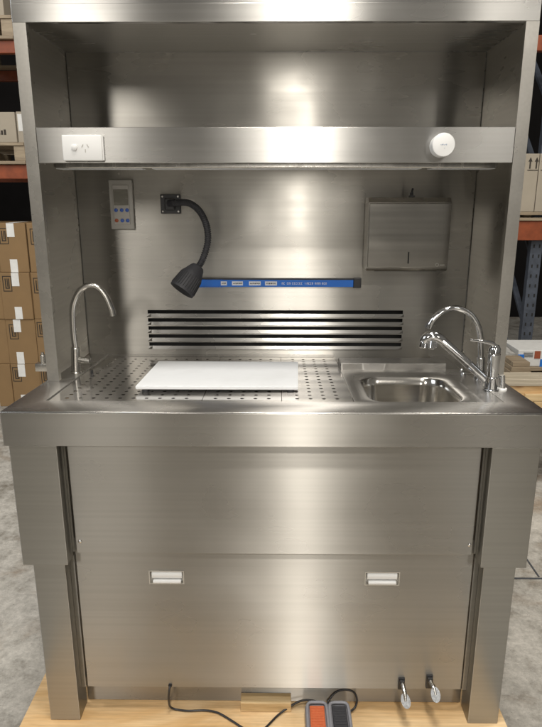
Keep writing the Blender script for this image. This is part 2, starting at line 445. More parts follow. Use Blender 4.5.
# sink deck + bowl
def rrect(x0, x1, y0, y1, r, n=7):
    out = []
    for cx, cy, a0 in ((x1 - r, y1 - r, 0), (x0 + r, y1 - r, 90), (x0 + r, y0 + r, 180), (x1 - r, y0 + r, 270)):
        for k in range(n + 1):
            a = math.radians(a0 + 90 * k / n); out.append((cx + r * math.cos(a), cy + r * math.sin(a)))
    return out
b = BM()
hole = rrect(.268, .530, -.214, .082, .062)
n = len(hole)
rx0, rx1, ry0, ry1 = .2200, .575, -.2216, YB - .001
cxm, cym = .40, -.06
def to_rect(x, y):
    dx, dy = x - cxm, y - cym
    t_ = min([((rx1 if dx > 0 else rx0) - cxm) / dx if abs(dx) > 1e-9 else 9e9, ((ry1 if dy > 0 else ry0) - cym) / dy if abs(dy) > 1e-9 else 9e9])
    return cxm + dx * t_, cym + dy * t_
hv = [b.verts.new((x, y, deck_z(y) - .003)) for x, y in hole]
hv0 = [b.verts.new((cxm + (x - cxm) * 1.035, cym + (y - cym) * 1.035, deck_z(y))) for x, y in hole]
ovv = []
for x, y in hole:
    X, Y = to_rect(x, y); ovv.append(b.verts.new((X, Y, deck_z(Y))))
cor = {(sx, sy): b.verts.new((sx, sy, deck_z(sy))) for sx in (rx0, rx1) for sy in (ry0, ry1)}
for i in range(n):
    j = (i + 1) % n
    b.faces.new((hv[i], hv[j], hv0[j], hv0[i]))
    p, q = ovv[i].co, ovv[j].co
    c = None
    onx = lambda w: abs(w.x - rx0) < 1e-6 or abs(w.x - rx1) < 1e-6
    if onx(p) != onx(q):
        c = cor[(p.x if onx(p) else q.x, q.y if onx(p) else p.y)] if False else None
        sx = rx1 if (p.x + q.x) / 2 > cxm else rx0; sy = ry1 if (p.y + q.y) / 2 > cym else ry0
        c = cor[(sx, sy)]
    b.faces.new((hv0[i], hv0[j], ovv[j], c, ovv[i]) if c else (hv0[i], hv0[j], ovv[j], ovv[i]))
# sloping side strip right of the sink
quad(b, P(.5752, -.2216, -.0045), P(.6245, -.2216, -.0010), P(.6245, YB - .001, -.0010), P(.5752, YB - .001, -.0045))
obj('sink_deck', b, 'steel_top', WS, smooth=35)
b = BM(); rings = []
for k, (ins, dz) in enumerate(((0, -.003), (.003, -.006), (.006, -.03), (.012, -.12), (.020, -.140), (.040, -.150))):
    rings.append([b.verts.new((x, y, deck_z(y) + dz)) for x, y in rrect(.268 + ins, .530 - ins, -.214 + ins, .082 - ins, .062 - ins * .3)])
for a, c in zip(rings, rings[1:]):
    for i in range(n): b.faces.new((a[i], a[(i + 1) % n], c[(i + 1) % n], c[i]))
b.faces.new(rings[-1])
sb = obj('sink_bowl', b, 'steel_bowl', WS, smooth=50)
obj('drain', cyl(BM(), (.40, -.06, .832), (.40, -.06, .839), .04, 24, .002), 'chrome', sb)
b = BM(); bx(b, .2215, .5735, .176, .272, .955, .9965, .0015)
for v in b.verts: v.co.z -= (v.co.y - .176) * .06
obj('rear_ledge', b, 'steel_top', WS)

# body below
b = BM(); bx(b, -.555, .20, -.248, .40, .096, .899); bx(b, .202, .555, -.248, .40, .096, .80)
obj('cabinet_body', b, 'steel_side', WS)
for s in (-1, 1):
    b = BM(); bx(b, *sorted((s * .5630, s * .5690)), -.2750, -.2400, .562, .9034); obj('edge_filler', b, 'steel_leg', WS)
    b = BM(); bx(b, *sorted((s * .5715, s * .5853)), -.2640, -.2290, .0885, .5610); obj('edge_filler', b, 'steel_leg', WS)
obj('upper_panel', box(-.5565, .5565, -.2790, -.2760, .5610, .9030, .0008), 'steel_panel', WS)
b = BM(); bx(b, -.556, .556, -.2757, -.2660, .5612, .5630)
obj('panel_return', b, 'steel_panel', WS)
for x, z in ((-.5445, .598), (.5475, .594)):
    t = BM(); tube(t, [(x, -.2789, z), (x, -.2815, z), (x, -.2832, z)], [.0052, .0048, .002], 14)
    obj('screw', t, 'chrome', WS, smooth=40)
# lower panel with recessed pull openings
b = BM(); px = [(-.3565, -.2610), (.2645, .3590)]; pz = (.4550, .4935)
yp = -.2650
xs = [-.5655, px[0][0], px[0][1], px[1][0], px[1][1], .5665]; zs = [.0920, pz[0], pz[1], .60]
for i in range(5):
    for j in range(3):
        if j == 1 and i in (1, 3): continue
        quad(b, (xs[i], yp, zs[j]), (xs[i + 1], yp, zs[j]), (xs[i + 1], yp, zs[j + 1]), (xs[i], yp, zs[j + 1]))
bmesh.ops.remove_doubles(b, verts=b.verts, dist=1e-6)
quad(b, (-.5655, yp, .092), (.5665, yp, .092), (.5665, yp + .012, .0925), (-.5655, yp + .012, .0925))
quad(b, (-.5655, yp, .092), (-.5655, yp, .6), (-.5655, yp + .012, .6), (-.5655, yp + .012, .092))
quad(b, (.5665, yp, .092), (.5665, yp, .6), (.5665, yp + .012, .6), (.5665, yp + .012, .092))
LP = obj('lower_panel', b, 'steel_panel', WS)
for x0, x1 in px:
    b = BM(); z0, z1 = pz
    # flange frame standing 1 mm proud, and the recess box
    for a in ((x0 - .003, x1 + .003, z1, z1 + .003), (x0 - .003, x1 + .003, z0 - .003, z0), (x0 - .003, x0, z0, z1), (x1, x1 + .003, z0, z1)):
        bx(b, a[0], a[1], yp - .0014, yp - .0002, a[2], a[3])
    for q in (((x0, z0), (x1, z0)), ((x1, z0), (x1, z1)), ((x1, z1), (x0, z1)), ((x0, z1), (x0, z0))):
        (xa, za), (xb, zb) = q
        quad(b, (xa, yp, za), (xb, yp, zb), (xb, yp + .0125, zb), (xa, yp + .0125, za))
    quad(b, (x0, yp + .0123, z0), (x1, yp + .0123, z0), (x1, yp + .0123, z1), (x0, yp + .0123, z1))
    pl_ = obj('recessed_pull', b, 'satin', WS)
    b = BM()
    prof = [(yp + .0115, z1 - .002), (yp + .004, z1 - .003), (yp + .0005, z1 - .008), (yp + .0005, z1 - .019), (yp + .003, z1 - .0245), (yp + .0115, z1 - .0255)]
    A = [b.verts.new((x0 + .005, y, z)) for y, z in prof]; B = [b.verts.new((x1 - .004, y, z)) for y, z in prof]
    for i in range(len(prof) - 1): b.faces.new((A[i], A[i + 1], B[i + 1], B[i]))
    b.faces.new(A); b.faces.new(B[::-1])
    obj('grip_bar', b, 'white_plastic', pl_, smooth=40)
    obj('lip', box(x0 + .008, x1 - .006, yp - .004, yp + .010, z0 + .001, z0 + .0095, .002), 'white_plastic', pl_)
    obj('backing', box(x0 + .001, x1 - .001, yp + .0105, yp + .012, z0 + .0005, z1 - .0005), 'grey_plastic', pl_)

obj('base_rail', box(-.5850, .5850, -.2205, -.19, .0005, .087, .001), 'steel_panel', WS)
b = BM(); 
for s in (-1, 1):
    b = BM(); bx(b, *sorted((s * .5694, s * .6948)), -.3200, -.2450, .5473, .9036, .0015)
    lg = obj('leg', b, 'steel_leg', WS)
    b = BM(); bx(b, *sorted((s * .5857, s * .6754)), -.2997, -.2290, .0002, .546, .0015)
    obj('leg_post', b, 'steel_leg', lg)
    b = BM(); bx(b, *sorted((s * .5857, s * .6754)), .30, .37, .0002, .9036, .0015)
    obj('rear_leg', b, 'steel_leg', WS)
    # inner liner strip between leg and panel
obj('cord_grommet', cyl(BM(), (-.3142, -.2648, .0985), (-.3142, -.268, .0985), .006, 14), 'black_plastic', WS)

# knee / foot levers
for x, zt, zb, pc, tw in ((.3865, .1340, .0935, (.3925, -.309, .090), .25), (.4700, .1450, .0985, (.4790, -.309, .113), .1)):
    b = BM(); bx(b, x - .0095, x + .0095, -.2705, -.2653, zb, zt, .001)
    bx(b, x - .008, x + .008, -.279, -.2706, zt - .016, zt - .002, .002)
    lv = obj('foot_lever', b, 'black_plastic', WS)
    b = BM(); tube(b, smooth_path([(x + .001, -.2712, zt - .012), (x + .002, -.284, zt - .016), (x * .4 + pc[0] * .6, -.298, zt * .45 + pc[2] * .55), (pc[0], pc[1], pc[2])], 5), .0068, 12)
    obj('lever_arm', b, 'satin', lv, smooth=40)
    b = BM(); t = BM(); bmesh.ops.create_cone(t, cap_ends=True, segments=28, radius1=.5, radius2=.5, depth=1)
    bmesh.ops.bevel(t, geom=[e for e in t.edges if abs(e.verts[0].co.z - e.verts[1].co.z) < .01], offset=.12, segments=2, affect='EDGES')
    merge(b, t, Matrix.Translation(pc) @ Matrix.Rotation(-tw, 4, 'Y') @ Matrix.Rotation(math.radians(58), 4, 'X') @ Matrix.Diagonal((.027, .042, .011, 1)))
    obj('lever_pad', b, 'rubber_grey', lv, smooth=40)

# ------------------------------------------------------------------ fittings that are part of the station
# power outlet
b = BM(); bx(b, -.5912, -.4800, -.0115, .0010, 1.6310, 1.6998, .003, 3)
go = obj('power_outlet', b, 'white_plastic', WS, smooth=35)
b = BM(); tube(b, [(-.5570, -.0116, 1.6667), (-.5570, -.0150, 1.6667), (-.5570, -.0165, 1.6667)], [.0085, .0082, .005], 20)
obj('rocker_switch', b, 'white_plastic', go, smooth=40)
b = BM()
def slot(cx, cz, ang, ln=.0085, w=.0018):
    t = BM(); bx(t, -w / 2, w / 2, -.0004, .0004, -ln / 2, ln / 2)
    merge(b, t, Matrix.Translation((cx, -.0119, cz)) @ Matrix.Rotation(ang, 4, 'Y'))
slot(-.5345, 1.6705, math.radians(30)); slot(-.5195, 1.6705, math.radians(-30)); slot(-.527, 1.6575, 0)
obj('socket_slot', b, 'grey_plastic', go)
b = BM(); bx(b, -.4800, -.4775, -.006, .001, 1.633, 1.697)
obj('mounting_block', b, 'white_plastic', go)
# round sensor knob
b = BM(); tube(b, [(.4604, .0009, 1.6695), (.4602, -.020, 1.6700), (.4598, -.036, 1.6705), (.4597, -.0395, 1.6706), (.4597, -.0405, 1.6706)], [.0300, .0310, .0315, .0300, .026], 40)
rs = obj('round_sensor', b, 'white_plastic', WS, smooth=40)
b = BM()
for k, x in enumerate((.4515, .4545, .4575, .4605, .4640, .4670)):
    bx(b, x - .0009, x + .0009, -.0411, -.0406, 1.6700 - .0008 * (k % 2), 1.6712 + .0008 * (k % 3))
bx(b, .4612, .4632, -.0411, -.0406, 1.6610, 1.6622)
obj('print', b, 'grey_print', rs)
# control panel
b = BM(); bx(b, -.5800, -.4985, .4080, .4215, 1.4235, 1.5910, .003, 2)
cp = obj('control_panel', b, 'bezel', WS, smooth=35)
obj('face_plate', box(-.5680, -.5105, .4052, .4079, 1.4405, 1.5740, .002), 'grey_plastic', cp)
obj('lcd_screen', box(-.5645, -.5135, .4038, .4051, 1.5050, 1.5590, .0005), 'lcd', cp)
for i, x in enumerate((-.5585, -.5385, -.5195)):
    for j, z in enumerate((1.4890, 1.4535)):
        b = BM(); tube(b, [(x, .4051, z), (x, .4030, z), (x, .4022, z)], [.0066, .0062, .0045], 16)
        obj('push_button', b, 'red_button' if (i == 0 and j == 1) else 'blue_button', cp, smooth=40)
# bar tap on the left
tb = (-.6468, .106)
b = BM()
cyl(b, (tb[0], tb[1], zp(.106) - .002), (tb[0] + .001, tb[1], .986), .017, 24, .002)
cyl(b, (tb[0], tb[1], .986), (-.6420, tb[1], 1.0655), .0138, 24, .0012)
tap = obj('bar_tap', b, 'satin', WS, smooth=40)
b = BM(); pts = [(-.6425, .106, 1.063), (-.6440, .106, 1.11), (-.6430, .106, 1.160), (-.6385, .106, 1.198), (-.6240, .106, 1.233), (-.6020, .106, 1.2575), (-.5740, .106, 1.2665), (-.5500, .106, 1.2560), (-.5310, .106, 1.2290), (-.5190, .106, 1.1970), (-.5150, .106, 1.1830)]
tube(b, smooth_path(pts, 6), .0092, 16); tube(b, [(-.5158, .106, 1.1880), (-.5128, .106, 1.1690)], .0102, 18)
obj('spout', b, 'satin', tap, smooth=40)
b = BM(); cyl(b, (-.635, .106, 1.0255), (-.5960, .102, 1.0215), .0098, 20, .0012)
obj('tap_lever', b, 'satin', tap, smooth=40)
cyl_b = BM(); cyl(cyl_b, (-.596, .112, zp(.112) - .003), (-.596, .112, zp(.112) + .008), .004, 12)
obj('tray_stud', cyl_b, 'black_plastic', WS)
# valve bracket outside the left panel
b = BM(); bx(b, -.765, -.7008, .072, .100, .994, 1.0190, .001); cyl(b, (-.7420, .086, 1.019), (-.7420, .086, 1.046), .0085, 18, .002); cyl(b, (-.742, .086, 1.046), (-.742, .086, 1.054), .0045, 14)
obj('side_valve', b, 'satin', WS, smooth=40)
# mixer with pull-out spray
mx, my = .6345, -.090
b = BM()
cyl(b, (mx, my, zp(my) - .002), (mx, my, .9945), .0245, 28, .002)
cyl(b, (mx, my, .9945), (mx - .0005, my, 1.030), .0205, 28, .0015)
cyl(b, (mx - .0005, my, 1.030), (mx - .001, my, 1.098), .0180, 28, .0015)
tube(b, [(mx - .001, my, 1.0982), (mx - .001, my, 1.112), (mx - .002, my, 1.122), (mx - .003, my, 1.126)], [.0172, .0168, .012, .004], 28)
mixer = obj('mixer_tap', b, 'chrome', WS, smooth=35)
b = BM(); hp = smooth_path([(mx + .002, my, 1.112), (mx - .010, my - .004, 1.127), (.605, my - .008, 1.134), (.580, my - .010, 1.1375), (.556, my - .012, 1.141)], 5)
nn = len(hp); tube(b, hp, [.0085 - .0055 * i / (nn - 1) for i in range(nn)], 14)
obj('mixer_lever', b, 'chrome', mixer, smooth=40)
b = BM()
A_, B_ = Vector((.6225, -.083, 1.014)), Vector((.4905, -.056, 1.1275))
mid = A_.lerp(B_, .42)
tube(b, [A_, A_.lerp(B_, .03), A_.lerp(B_, .40)], [.0100, .0115, .0125], 22)
tube(b, [A_.lerp(B_, .405), A_.lerp(B_, .42)], [.0142, .0142], 22)
tube(b, [A_.lerp(B_, .425), A_.lerp(B_, .9), B_], [.0128, .0140, .0135], 22)
sp = obj('spray_arm', b, 'chrome', mixer, smooth=40)
b = BM()
tube(b, smooth_path([B_, Vector((.476, -.053, 1.137)), Vector((.458, -.050, 1.139)), Vector((.444, -.049, 1.130)), Vector((.441, -.049, 1.117))], 6), [.0135 + .0035 * math.sin(math.pi * i / 24) for i in range(25)], 20)
cyl(b, (.442, -.050, 1.121), (.440, -.052, 1.104), .0145, 24, .003)
cyl(b, (.462, -.056, 1.128), (.459, -.066, 1.104), .0095, 20, .003)
cyl(b, (.474, -.050, 1.122), (.468, -.058, 1.106), .0080, 20, .003)
obj('spray_head', b, 'chrome', sp, smooth=40)
# filtered water gooseneck behind the mixer
b = BM(); cyl(b, (.6455, .045, zp(.045) - .002), (.6455, .045, 1.000), .020, 26, .002); cyl(b, (.6455, .045, 1.0), (.6420, .045, 1.052), .0125, 24, .0015)
gn = obj('gooseneck_tap', b, 'chrome', WS, smooth=35)
b = BM(); tube(b, smooth_path([(.642, .045, 1.05), (.6375, .045, 1.09), (.6335, .045, 1.122), (.6230, .045, 1.154), (.6010, .045, 1.1845), (.5730, .045, 1.2020), (.5430, .045, 1.2065), (.5130, .045, 1.1965), (.4880, .045, 1.1740), (.4760, .045, 1.1540)], 6), .0088, 18)
tube(b, [(.4765, .045, 1.156), (.4725, .045, 1.1440)], .0105, 18)
obj('spout', b, 'chrome', gn, smooth=40)
b = BM(); tube(b, [(.630, .060, 1.020), (.605, .052, 1.030), (.592, .050, 1.034)], [.0055, .005, .004], 12)
obj('tap_lever', b, 'chrome', gn, smooth=40)
b = BM(); cyl(b, (.6655, -.095, zp(-.095) - .002), (.6655, -.095, .996), .0125, 20, .001)
cv = obj('stop_valve', b, 'white_plastic', WS, smooth=40)
b = BM(); cyl(b, (.6655, -.095, .9962), (.6605, -.095, 1.0345), .0078, 18, .001)
obj('valve_stem', b, 'chrome', cv, smooth=40)
b = BM(); cyl(b, (.610, .105, zp(.105) - .006), (.609, .100, zp(.1) + .010), .009, 20, .003); cyl(b, (.609, .1, zp(.1) + .01), (.597, .094, zp(.1) + .018), .0055, 14, .002)
obj('drain_knob', b, 'chrome', WS, smooth=40)

# ------------------------------------------------------------------ things that hang on or rest on the station
# gooseneck lamp
GL = thing('gooseneck_lamp', 'black flexible gooseneck lamp bolted to the steel back panel, head hanging down', 'lamp', (-.367, YB, 1.475))
b = BM(); bx(b, -.4030, -.3325, .4130, .4222, 1.4768, 1.5425, .002)
bx(b, -.386, -.350, .394, .4129, 1.490, 1.530, .004)
mp_ = obj('mount_plate', b, 'black_plastic', GL)
for x in (-.395, -.3405):
    for z in (1.4845, 1.535):
        obj('bolt', cyl(BM(), (x, .4131, z), (x, .4105, z), .004, 12, .001), 'satin', mp_, smooth=40)
path = smooth_path([(-.372, .395, 1.512), (-.345, .375, 1.5140), (-.2925, .330, 1.5140), (-.2510, .285, 1.4890), (-.2255, .252, 1.4450), (-.2195, .232, 1.3950), (-.2350, .220, 1.3400), (-.2520, .211, 1.3100)], 16)
rr = []
b = BM(); dense = []
for a, c in zip(path, path[1:]):
    dense += [a, a.lerp(c, .5)]
dense.append(path[-1])
tube(b, dense, [.0102 + .0012 * (1 if (i // 2) % 2 else -1) for i in range(len(dense))], 14)
obj('flexible_stem', b, 'black_rubber', GL, smooth=60)
h0 = Vector((-.2510, .2115, 1.3130)); h1 = Vector((-.3030, .1750, 1.2400))
d = (h1 - h0)
b = BM(); tube(b, [h0 - d * .02, h0, h0 + d * .06, h0 + d * .30, h0 + d * .38, h0 + d * .93, h0 + d, h0 + d * 1.0, h0 + d * .80], [.015, .020, .024, .033, .0375, .0425, .0425, .036, .032], 36)
hd = obj('lamp_head', b, 'black_rubber', GL, smooth=40)
b = BM()
ax = d.normalized(); u = ax.orthogonal().normalized(); w = ax.cross(u)
for k in range(30):
    a = 2 * math.pi * k / 30; rd = u * math.cos(a) + w * math.sin(a)
    tube(b, [h0 + d * .42 + rd * .0376, h0 + d * .92 + rd * .0425], .0016, 5)
obj('grip_ribs', b, 'black_plastic', hd)
obj('lens', cyl(BM(), h0 + d * .86, h0 + d * .90, .033, 24), 'lcd', hd)

# paper towel dispenser
PD = thing('towel_dispenser', 'grey stainless paper towel dispenser hung on the right of the back panel', 'towel dispenser', (.455, YB, 1.285))
b = BM()
X0, X1 = .3155, .5935
prof = [(.3235, 1.5140), (.3235, 1.2960), (.3340, 1.2860), (.4205, 1.2860), (.4205, 1.5320), (.3400, 1.5320)]
A = [b.verts.new((X0, y, z)) for y, z in prof]; B = [b.verts.new((X1, y, z)) for y, z in prof]
b.faces.new(A); b.faces.new(B[::-1])
for i in range(6): b.faces.new((A[i], A[(i + 1) % 6], B[(i + 1) % 6], B[i]))
bmesh.ops.bevel(b, geom=b.edges[:], offset=.0018, segments=2, affect='EDGES')
obj('casing', b, 'steel_dispenser', PD)
b = BM(); bx(b, X0 + .0025, X1 - .0025, .3206, .3232, 1.2985, 1.5125, .0012)
fd = obj('front_door', b, 'steel_dispenser', PD)
b = BM(); bx(b, .4548, .4592, .3192, .3205, 1.3125, 1.3520, .0004)
obj('sight_slot', b, 'void_shade', fd)
b = BM(); tube(b, [(.5565 + .0052 * math.cos(a), .3202, 1.3085 + .0052 * math.sin(a)) for a in [i * math.pi / 8 for i in range(17)]], .0007, 6)
bx(b, .5655, .5820, .3198, .3204, 1.3072, 1.3090)
obj('logo_mark', b, 'bezel', fd)
b = BM(); bx(b, .345, .560, .3355, .395, 1.2845, 1.2862)
obj('paper_mouth', b, 'void_shade', PD)
b = BM(); cyl(b, (.4625, .352, 1.532), (.4625, .352, 1.548), .0055, 14); cyl(b, (.4625, .352, 1.548), (.4655, .352, 1.562), .0035, 12); bx(b, .454, .472, .345, .360, 1.5321, 1.5385, .001)
obj('lock', b, 'black_plastic', PD)

# blue tool strip
TS = thing('magnetic_strip', 'long blue tool strip with white lettering stuck across the back panel', 'tool strip', (0, YB, 1.215))
b = BM(); bx(b, -.3095, .2830, .4120, .4220, 1.2185, 1.2440, .001)
for k in range(34):
    x = -.305 + k * .0034
    bx(b, x, x + .0017, .4100, .4125, 1.2165, 1.2205); bx(b, x, x + .0017, .4105, .4125, 1.2425, 1.2455)
st = obj('strip_body', b, 'blue_strip', TS)
b = BM(); bx(b, -.3090, .2830, .4135, .4215, 1.2441, 1.2500, .001)
obj('top_edge', b, 'black_plastic', TS)
b = BM(); bx(b, .2832, .3115, .4090, .4218, 1.2150, 1.2515, .0025)
obj('end_cap', b, 'black_plastic', TS)
for x0, x1 in ((-.1965, -.1745), (-.1560, -.1165), (-.0945, -.0520), (-.0365, .0070)):
    lp = obj('label_patch', box(x0, x1, .4112, .4119, 1.2240, 1.2385), 'white_print', TS)
    b = BM(); x = x0 + .004
    while x < x1 - .005:
        w_ = random.uniform(.0012, .0032); bx(b, x, x + w_, .4107, .4111, 1.2285 + random.uniform(0, .0015), 1.2345 - random.uniform(0, .0015)); x += w_ + .0013
    obj('patch_print', b, 'ink', lp)
b = BM()
for x0, x1 in ((.0245, .0350), (.0430, .1010), (.1080, .1180), (.1205, .1370), (.1440, .1850)):
    x = x0
    while x < x1 - .002:
        # small block letters: a stem and one or two bars each
        bx(b, x, x + .0014, .4112, .4119, 1.2275, 1.2350)
        kk = random.choice((0, 1, 2))
        if kk: bx(b, x + .0014, x + .0042, .4112, .4119, 1.2337, 1.2350)
        if kk == 2: bx(b, x + .0014, x + .0042, .4112, .4119, 1.2275, 1.2288)
        if kk == 1: bx(b, x + .0031, x + .0042, .4112, .4119, 1.2275, 1.2336)
        x += .0064
obj('lettering', b, 'white_print', TS)

# cutting board
CB = thing('cutting_board', 'white plastic cutting board on black rubber feet over the perforated worktop', 'cutting board', (-.16, .01, .98))
b = BM()
pts = [(-.4000, -.1240), (.0688, -.1250), (.0795, .2080), (-.3975, .2150)]
A = [b.verts.new((x, y, zp(y) + .0175)) for x, y in pts]; B = [b.verts.new((x, y, zp(y) + .0065)) for x, y in pts]
b.faces.new(A); b.faces.new(B[::-1])
for i in range(4): b.faces.new((A[i], B[i], B[(i + 1) % 4], A[(i + 1) % 4]))
bmesh.ops.bevel(b, geom=b.edges[:], offset=.002, segments=2, affect='EDGES')
obj('board', b, 'board', CB)
for x, y in ((-.374, -.108), (.047, -.108), (.052, .180), (-.372, .182)):
    obj('rubber_foot', cyl(BM(), (x, y, deck_z(y) + .0003), (x, y, zp(y) + .0064), .0105, 18, .001), 'black_rubber', CB, smooth=40)

# foot switch
FS = thing('foot_switch', 'grey twin foot pedal with one orange and one black pad on plywood', 'foot pedal', (.163, -.345, 0))
b = BM(); t = BM(); bx(t, .0955, .2310, -.425, -.2740, .0005, .042, .012, 4)
for v in t.verts:
    if v.co.z > .02: v.co.z += (v.co.y + .42) * .05
merge(b, t)
obj('housing', b, 'pedal_body', FS, smooth=50)
def guard(x0, x1):
    b = BM()
    path = smooth_path([(x0, -.42, .050), (x0, -.35, .054), (x0 + .001, -.300, .056), (x0 + .008, -.2845, .056), ((x0 + x1) / 2, -.2820, .056), (x1 - .008, -.2845, .056), (x1 - .001, -.300, .056), (x1, -.35, .054), (x1, -.42, .050)], 6)
    tube(b, path, .0048, 10); return b
obj('pad_guard', guard(.1010, .1605), 'pedal_body', FS, smooth=60)
obj('pad_guard', guard(.1680, .2255), 'pedal_body', FS, smooth=60)
def pad(x0, x1, mat, nrib):
    b = BM(); bx(b, x0, x1, -.415, -.292, .043, .0545, .003)
    p = obj('pad', b, mat, FS)
    b = BM()
    for k in range(nrib):
        y = -.409 + k * .0095; bx(b, x0 + .004, x1 - .004, y, y + .005, .0546, .0560, .0004)
    obj('tread', b, mat, p); return p
pad(.1085, .1530, 'orange_pad', 12); pad(.1755, .2180, 'black_rubber', 12)
b = BM(); path = [(-.3142, -.2640, .0985), (-.3150, -.2760, .0940), (-.3185, -.2790, .060), (-.3185, -.2650, .020), (-.3050, -.2600, .0045), (-.2642, -.2660, .0045), (-.2117, -.2640, .0045), (-.1704, -.2730, .0045), (-.1253, -.3024, .0045), (-.0907, -.3275, .0045), (-.0580, -.3420, .0045), (-.0300, -.3330, .0045), (.0138, -.2800, .0045), (.0514, -.2560, .014), (.0860, -.2420, .022), (.1200, -.2400, .022), (.1480, -.2560, .026), (.1640, -.2700, .030)]
tube(b, smooth_path(path, 8), .0032, 10)
obj('cord', b, 'black_plastic', FS, smooth=60)
b = BM(); path = [(.1640, -.2740, .030), (.1660, -.2600, .032), (.1760, -.2480, .040), (.1940, -.2370, .052), (.2210, -.2360, .0600), (.2470, -.2380, .0540), (.2580, -.2460, .034), (.2520, -.2560, .014), (.2350, -.2680, .008)]
tube(b, smooth_path(path, 8), .0032, 10); cyl(b, (.1640, -.2760, .030), (.1640, -.2660, .031), .0085, 14, .001)
obj('cord_loop', b, 'black_plastic', FS, smooth=60)

# timber offcut
tag(obj('timber_offcut', box(-.1012, .0542, -.2640, -.2225, .0004, .0330, .0012), 'pine', origin=(-.02, -.24, 0)), 'short pale timber offcut lying against the base rail', 'timber block')

# ------------------------------------------------------------------ background: cartons and racks, left
YC = 3.0
def carton(x0, x1, y0, y1, z0, z1, mat, label, group=None, cat='carton', name='carton'):
    t = thing(name, label, cat, ((x0 + x1) / 2, (y0 + y1) / 2, z0), group)
    obj('box', box(x0, x1, y0, y1, z0, z1, .004), mat, t)
    return t
rows = [(-.1395, .2205), (.2222, .5930), (.5946, .9640), (.9656, 1.3420)]
rname = ['bottom', 'second from bottom', 'third from bottom', 'top']
cols = [(-2.401, -2.1665), (-2.1645, -1.9315), (-1.9295, -1.6950)]
cname = ['outermost', 'middle', 'innermost']
for r, (z0, z1) in enumerate(rows):
    for c, (x0, x1) in enumerate(cols):
        j = random.uniform(-.016, .016) + (.012 if r == 3 else 0)
        xa, xb = x0 + (.0 if r < 3 else .006), x1 + (.0 if r < 3 else -.001)
        lab = f'brown taped carton, {rname[r]} row, {cname[c]} of three columns left of the workstation'
        t = carton(xa, xb, YC + j, YC + .42 + j, z0, z1, 'carton', lab, 'brown cartons stacked left of the workstation')
        xm = (xa + xb) / 2 + random.uniform(-.022, .014) - .008
        b = BM(); yf = YC + j
        bx(b, xm - .029, xm + .029, yf - .0016, yf - .0004, z1 - .105, z1 - .002); bx(b, xm - .029, xm + .029, yf - .0016, yf + .30, z1 + .0002, z1 + .0012)
        obj('tape_strip', b, 'tape', t)
        b = BM(); bx(b, xm - .029, xm + .029, yf - .0016, yf - .0004, z0 + .002, z0 + .10); obj('tape_strip', b, 'tape', t)
        # printed square mark with a letter-like fork inside
        mx0, mz1 = xa + .012 + random.uniform(0, .014), z1 - .022 - random.uniform(0, .02)
        b = BM()
        def ibar(a, b_, c_, d_): bx(b, mx0 + a, mx0 + b_, yf - .0014, yf - .0004, mz1 - d_, mz1 - c_)
        ibar(0, .070, 0, .006); ibar(0, .070, .116, .122); ibar(0, .006, .006, .116); ibar(.064, .070, .006, .116)
        ibar(.018, .026, .02, .10); ibar(.026, .052, .092, .10); ibar(.034, .040, .02, .085); ibar(.044, .052, .02, .092)
        obj('printed_mark', b, 'ink', t)

RK = thing('pallet_rack', 'orange beamed pallet rack at left behind the workstation', 'pallet rack', (-2.4, 3.4, -.14))
for z0, z1 in ((1.665, 1.765), (2.515, 2.598)):
    obj('beam', box(-4.2, -1.45, 2.93, 2.98, z0, z1, .004), 'orange_steel', RK)
    obj('beam', box(-4.2, -1.45, 4.0, 4.05, z0, z1, .004), 'orange_steel', RK)
for y in (2.985, 4.055):
    obj('upright', box(-1.53, -1.45, y, y + .08, -.1395, 3.6, .004), 'blue_steel', RK)
obj('beam_label', box(-2.06, -1.985, 2.9285, 2.9298, 2.535, 2.580), 'white_card', RK)
def pallet(x0, x1, y0, y1, z0, mat, label, nm='pallet', h=.150):
    t = thing(nm, label, 'pallet', ((x0 + x1) / 2, (y0 + y1) / 2, z0))
    n = 6
    for k in range(n):
        y = y0 + (y1 - y0 - .1) * k / (n - 1)
        obj('deck_board', box(x0, x1, y, y + .1, z0 + h - .022, z0 + h, .003), mat, t)
    for k in range(3):
        x = x0 + (x1 - x0 - .08) * k / 2
        obj('stringer', box(x, x + .08, y0 + .01, y1 - .01, z0 + .022, z0 + h - .0225, .003), mat, t)
    for k in (0, 2, 5):
        y = y0 + (y1 - y0 - .1) * k / 5
        obj('base_board', box(x0, x1, y, y + .1, z0, z0 + .0215, .003), mat, t)
    return t
pallet(-3.02, -1.84, 2.90, 4.0, 1.768, 'old_wood', 'weathered timber pallet on the lower orange beam at left')
pallet(-3.02, -1.84, 2.90, 4.0, 2.601, 'old_wood', 'weathered timber pallet on the upper orange beam at left')
t = carton(-2.45, -1.905, 2.95, 3.5, 1.922, 2.130, 'pale_carton', 'low pale carton with grey print on the lower left pallet')
b = BM()
for k in range(4): bx(b, -2.06 + k * .022, -2.045 + k * .022, 2.948, 2.9495, 1.975, 2.005 + .006 * (k % 2))
obj('printed_mark', b, 'ink', t)
t = carton(-1.899, -1.74, 2.96, 3.5, 1.922, 2.135, 'pale_carton', 'narrow carton carrying a white paper label beside the low pale carton')
obj('paper_label', box(-1.888, -1.838, 2.957, 2.9592, 2.0, 2.118), 'white_card', t)
carton(-2.60, -1.905, 2.95, 3.6, 2.755, 3.2, 'pale_carton', 'tall grey carton on the upper left pallet')

